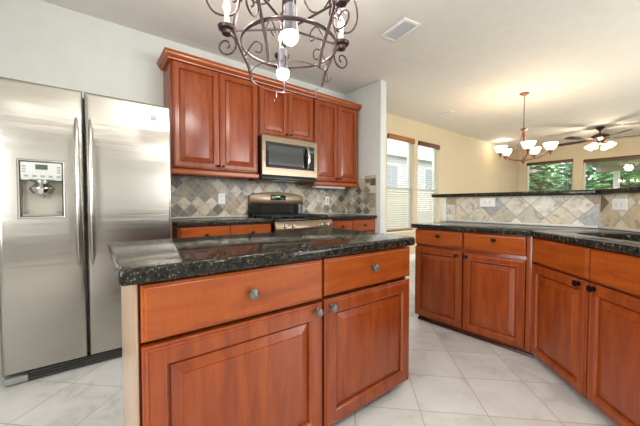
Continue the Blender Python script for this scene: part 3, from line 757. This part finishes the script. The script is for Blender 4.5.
for k in range(5):
    a = az(32+72*k)
    arm = MB().tube(spline([rz(.05, 2.52, a), rz(.12, 2.56, a), rz(.22, 2.46, a), rz(.255, 2.32, a), rz(.275, 2.20, a), rz(.300, 2.09, a), rz(.275, 1.99, a), rz(.225, 1.88, a), rz(.205, 1.80, a)]), .0085, 8).build('arm', M['wrought'], kc, smooth=True, split=60)
    for pts, r_ in ((spiral(a, .345, 1.985, .062, 1.4, 1.9, 1), .005),
            (spline([rz(.28, 2.17, a), rz(.325, 2.145, a), rz(.41, 2.17, a), rz(.46, 2.26, a), rz(.44, 2.36, a), rz(.37, 2.37, a), rz(.345, 2.31, a), rz(.375, 2.27, a)]), .006),
            (spiral(a, .295, 2.235, .04, 1.2, PI*1.15, -1), .0055),
            (spline([rz(.255, 2.30, a), rz(.20, 2.22, a), rz(.13, 2.20, a), rz(.085, 2.26, a), rz(.11, 2.32, a), rz(.15, 2.30, a), rz(.135, 2.265, a)]), .005),
            (spline([rz(.24, 1.93, a), rz(.19, 2.00, a), rz(.15, 1.985, a), rz(.155, 1.945, a), rz(.185, 1.95, a)]), .004)):
        MB().tube(pts, r_, 7).build('scroll', M['wrought'], arm, smooth=True, split=60)
    MB().tube([rz(.03, 2.06, a), rz(.335, 2.066, a)], .006, 8).build('spoke', M['wrought'], kc, smooth=True)
    cup = MB().lathe([(.006, 2.035), (.026, 2.045), (.028, 2.062), (.044, 2.070), (.048, 2.085), (.044, 2.086), (.02, 2.074)], rz(.340, 0, a), seg=18).build('candle_cup', M['wrought'], kc, smooth=True)
    MB().lathe([(.0145, 2.074), (.0155, 2.10), (.0135, 2.13), (.015, 2.155), (.012, 2.162)], rz(.340, 0, a), seg=12).build('candle_sleeve', M['candle'], cup, smooth=True)
    MB().lathe([(.008, 2.162), (.016, 2.175), (.019, 2.192), (.014, 2.212), (.006, 2.228), (.001, 2.236)], rz(.340, 0, a), seg=12).build('bulb', M['bulb'], cup, smooth=True)
    point('candle_light', rz(.340, 2.262, a), 7, (1, .96, .91), kc, .02)
    hk = MB()
    hk.tube([rz(.205, 1.803, a+.25)] + [(lambda q: (q[0], q[1], 1.765))(rz(.205, 0, a+.25))] + [(rz(.205+.018*(1-math.cos(t)), 1.765-.022*math.sin(t)-.0, a+.25)) for t in (.5, 1.1, 1.7, 2.4, 3.0)], .0022, 6)
    hk.build('hook', M['wrought'], kc, smooth=True)
for (dg, rr_) in ((-83, .205), (107, .20)):
    a = az(dg); c = rz(rr_, 0, a)
    can = MB().lathe([(.012, 2.06), (.030, 2.045), (.030, 1.99), (.034, 1.955), (.038, 1.925), (.034, 1.925), (.030, 1.95), (.002, 1.97)], c, seg=20).build('spot_can', M['can'], kc, smooth=True)
    MB().lathe([(.031, 1.934), (.037, 1.922), (.039, 1.907), (.032, 1.888), (.019, 1.876), (.001, 1.872)], c, seg=20).build('spot_bulb', M['spot'], can, smooth=True)
    point('spot_light', (c[0], c[1], 1.80), 3, (1, .96, .91), kc, .04)

# ------------------------------------------------------------------ dining chandelier
dc = thing('dining_chandelier', 'bronze five arm chandelier with white glass bowl shades beyond the bar', 'chandelier', (5.13, 1.64, 0))
MB().lathe([(.062, CH-.002), (.062, CH-.012), (.03, CH-.03), (.008, CH-.045)], seg=20).build('canopy', M['bronze_l'], dc, smooth=True)
MB().tube([(0, 0, CH-.045), (0, 0, 2.22)], .006, 8).build('chain', M['bronze_l'], dc)
MB().lathe([(.006, 2.24), (.05, 2.215), (.055, 2.205), (.02, 2.19), (.012, 2.15), (.012, 1.80), (.026, 1.765), (.03, 1.74), (.012, 1.715), (.001, 1.695)], seg=16).build('column', M['bronze_l'], dc, smooth=True)
for k in range(5):
    a = az(174+72*k); u = lambda r, z: rz(r, z, a)
    MB().tube(spline([u(.012, 2.16), u(.05, 2.06), u(.14, 1.93), u(.24, 1.86)]) , .004, 6).tube(spline([u(.015, 1.755), u(.12, 1.765), u(.23, 1.80), u(.31, 1.855)]), .007, 8).build('arm', M['bronze_l'], dc, smooth=True, split=60)
    hd = MB().lathe([(.004, 1.805), (.014, 1.82), (.010, 1.835), (.030, 1.850), (.033, 1.872), (.016, 1.873)], u(.32, 0), seg=14).build('socket_cup', M['bronze_l'], dc, smooth=True)
    MB().lathe([(.03, 1.868), (.050, 1.882), (.074, 1.92), (.090, 1.968), (.086, 1.970), (.069, 1.925), (.045, 1.889), (.02, 1.88)], u(.32, 0), seg=20).build('glass_shade', M['shade'], hd, smooth=True, split=60)
    p = point('dining_bulb', u(.32, 2.0), 3.4, (1, .84, .64), dc, .05)
# ------------------------------------------------------------------ ceiling fan
cf = thing('ceiling_fan', 'dark bronze ceiling fan with wood blades and four glass light shades', 'ceiling fan', (8.60, 1.345, 0))
MB().lathe([(.075, CH-.002), (.075, CH-.02), (.035, CH-.07), (.015, CH-.08)], seg=20).build('canopy', M['fan_d'], cf, smooth=True)
MB().tube([(0, 0, CH-.07), (0, 0, 2.57)], .013, 10).build('downrod', M['fan_d'], cf)
MB().lathe([(.03, 2.60), (.09, 2.585), (.16, 2.55), (.165, 2.50), (.10, 2.465), (.07, 2.44), (.07, 2.39), (.03, 2.37)], seg=28).build('motor_housing', M['fan_d'], cf, smooth=True)
for k in range(5):
    a = az(186+72*k); R = Matrix.Rotation(a, 4, 'Z') @ Matrix.Translation((0, 0, 2.49)) @ Matrix.Rotation(.2, 4, 'X')
    b = MB().prism([(.22, -.055), (.60, -.072), (.76, -.070), (.80, -.045), (.80, .045), (.76, .070), (.60, .072), (.22, .055)], -.004, .004)
    b.b.transform(R); bl = b.build('blade', M['fan_d'] if k % 2 == 0 else M['fan_d'], cf, bev=.002)
    i_ = MB().prism([(.10, -.02), (.24, -.03), (.30, -.04), (.30, .04), (.24, .03), (.10, .02)], -.009, -.005); i_.b.transform(R); i_.build('blade_iron', M['bronze_l'], bl)
for k in range(4):
    a = az(20+90*k); u = lambda r, z: rz(r, z, a)
    ax = Vector((math.cos(a)*.55, math.sin(a)*.55, -.8))
    hd = MB().tube([u(.05, 2.42), u(.12, 2.42), u(.15, 2.39)], .011, 8).build('lamp_arm', M['bronze_l'], cf, smooth=True)
    MB().lathe([(.025, 0), (.045, .02), (.065, .06), (.08, .105), (.076, .106), (.06, .06), (.04, .025), (.01, .01)], u(.15, 2.395), ax, 18).build('glass_shade', M['shade'], hd, smooth=True, split=60)
point('fan_bulbs', (0, 0, 2.20), 30, (1, .84, .64), cf, .1)
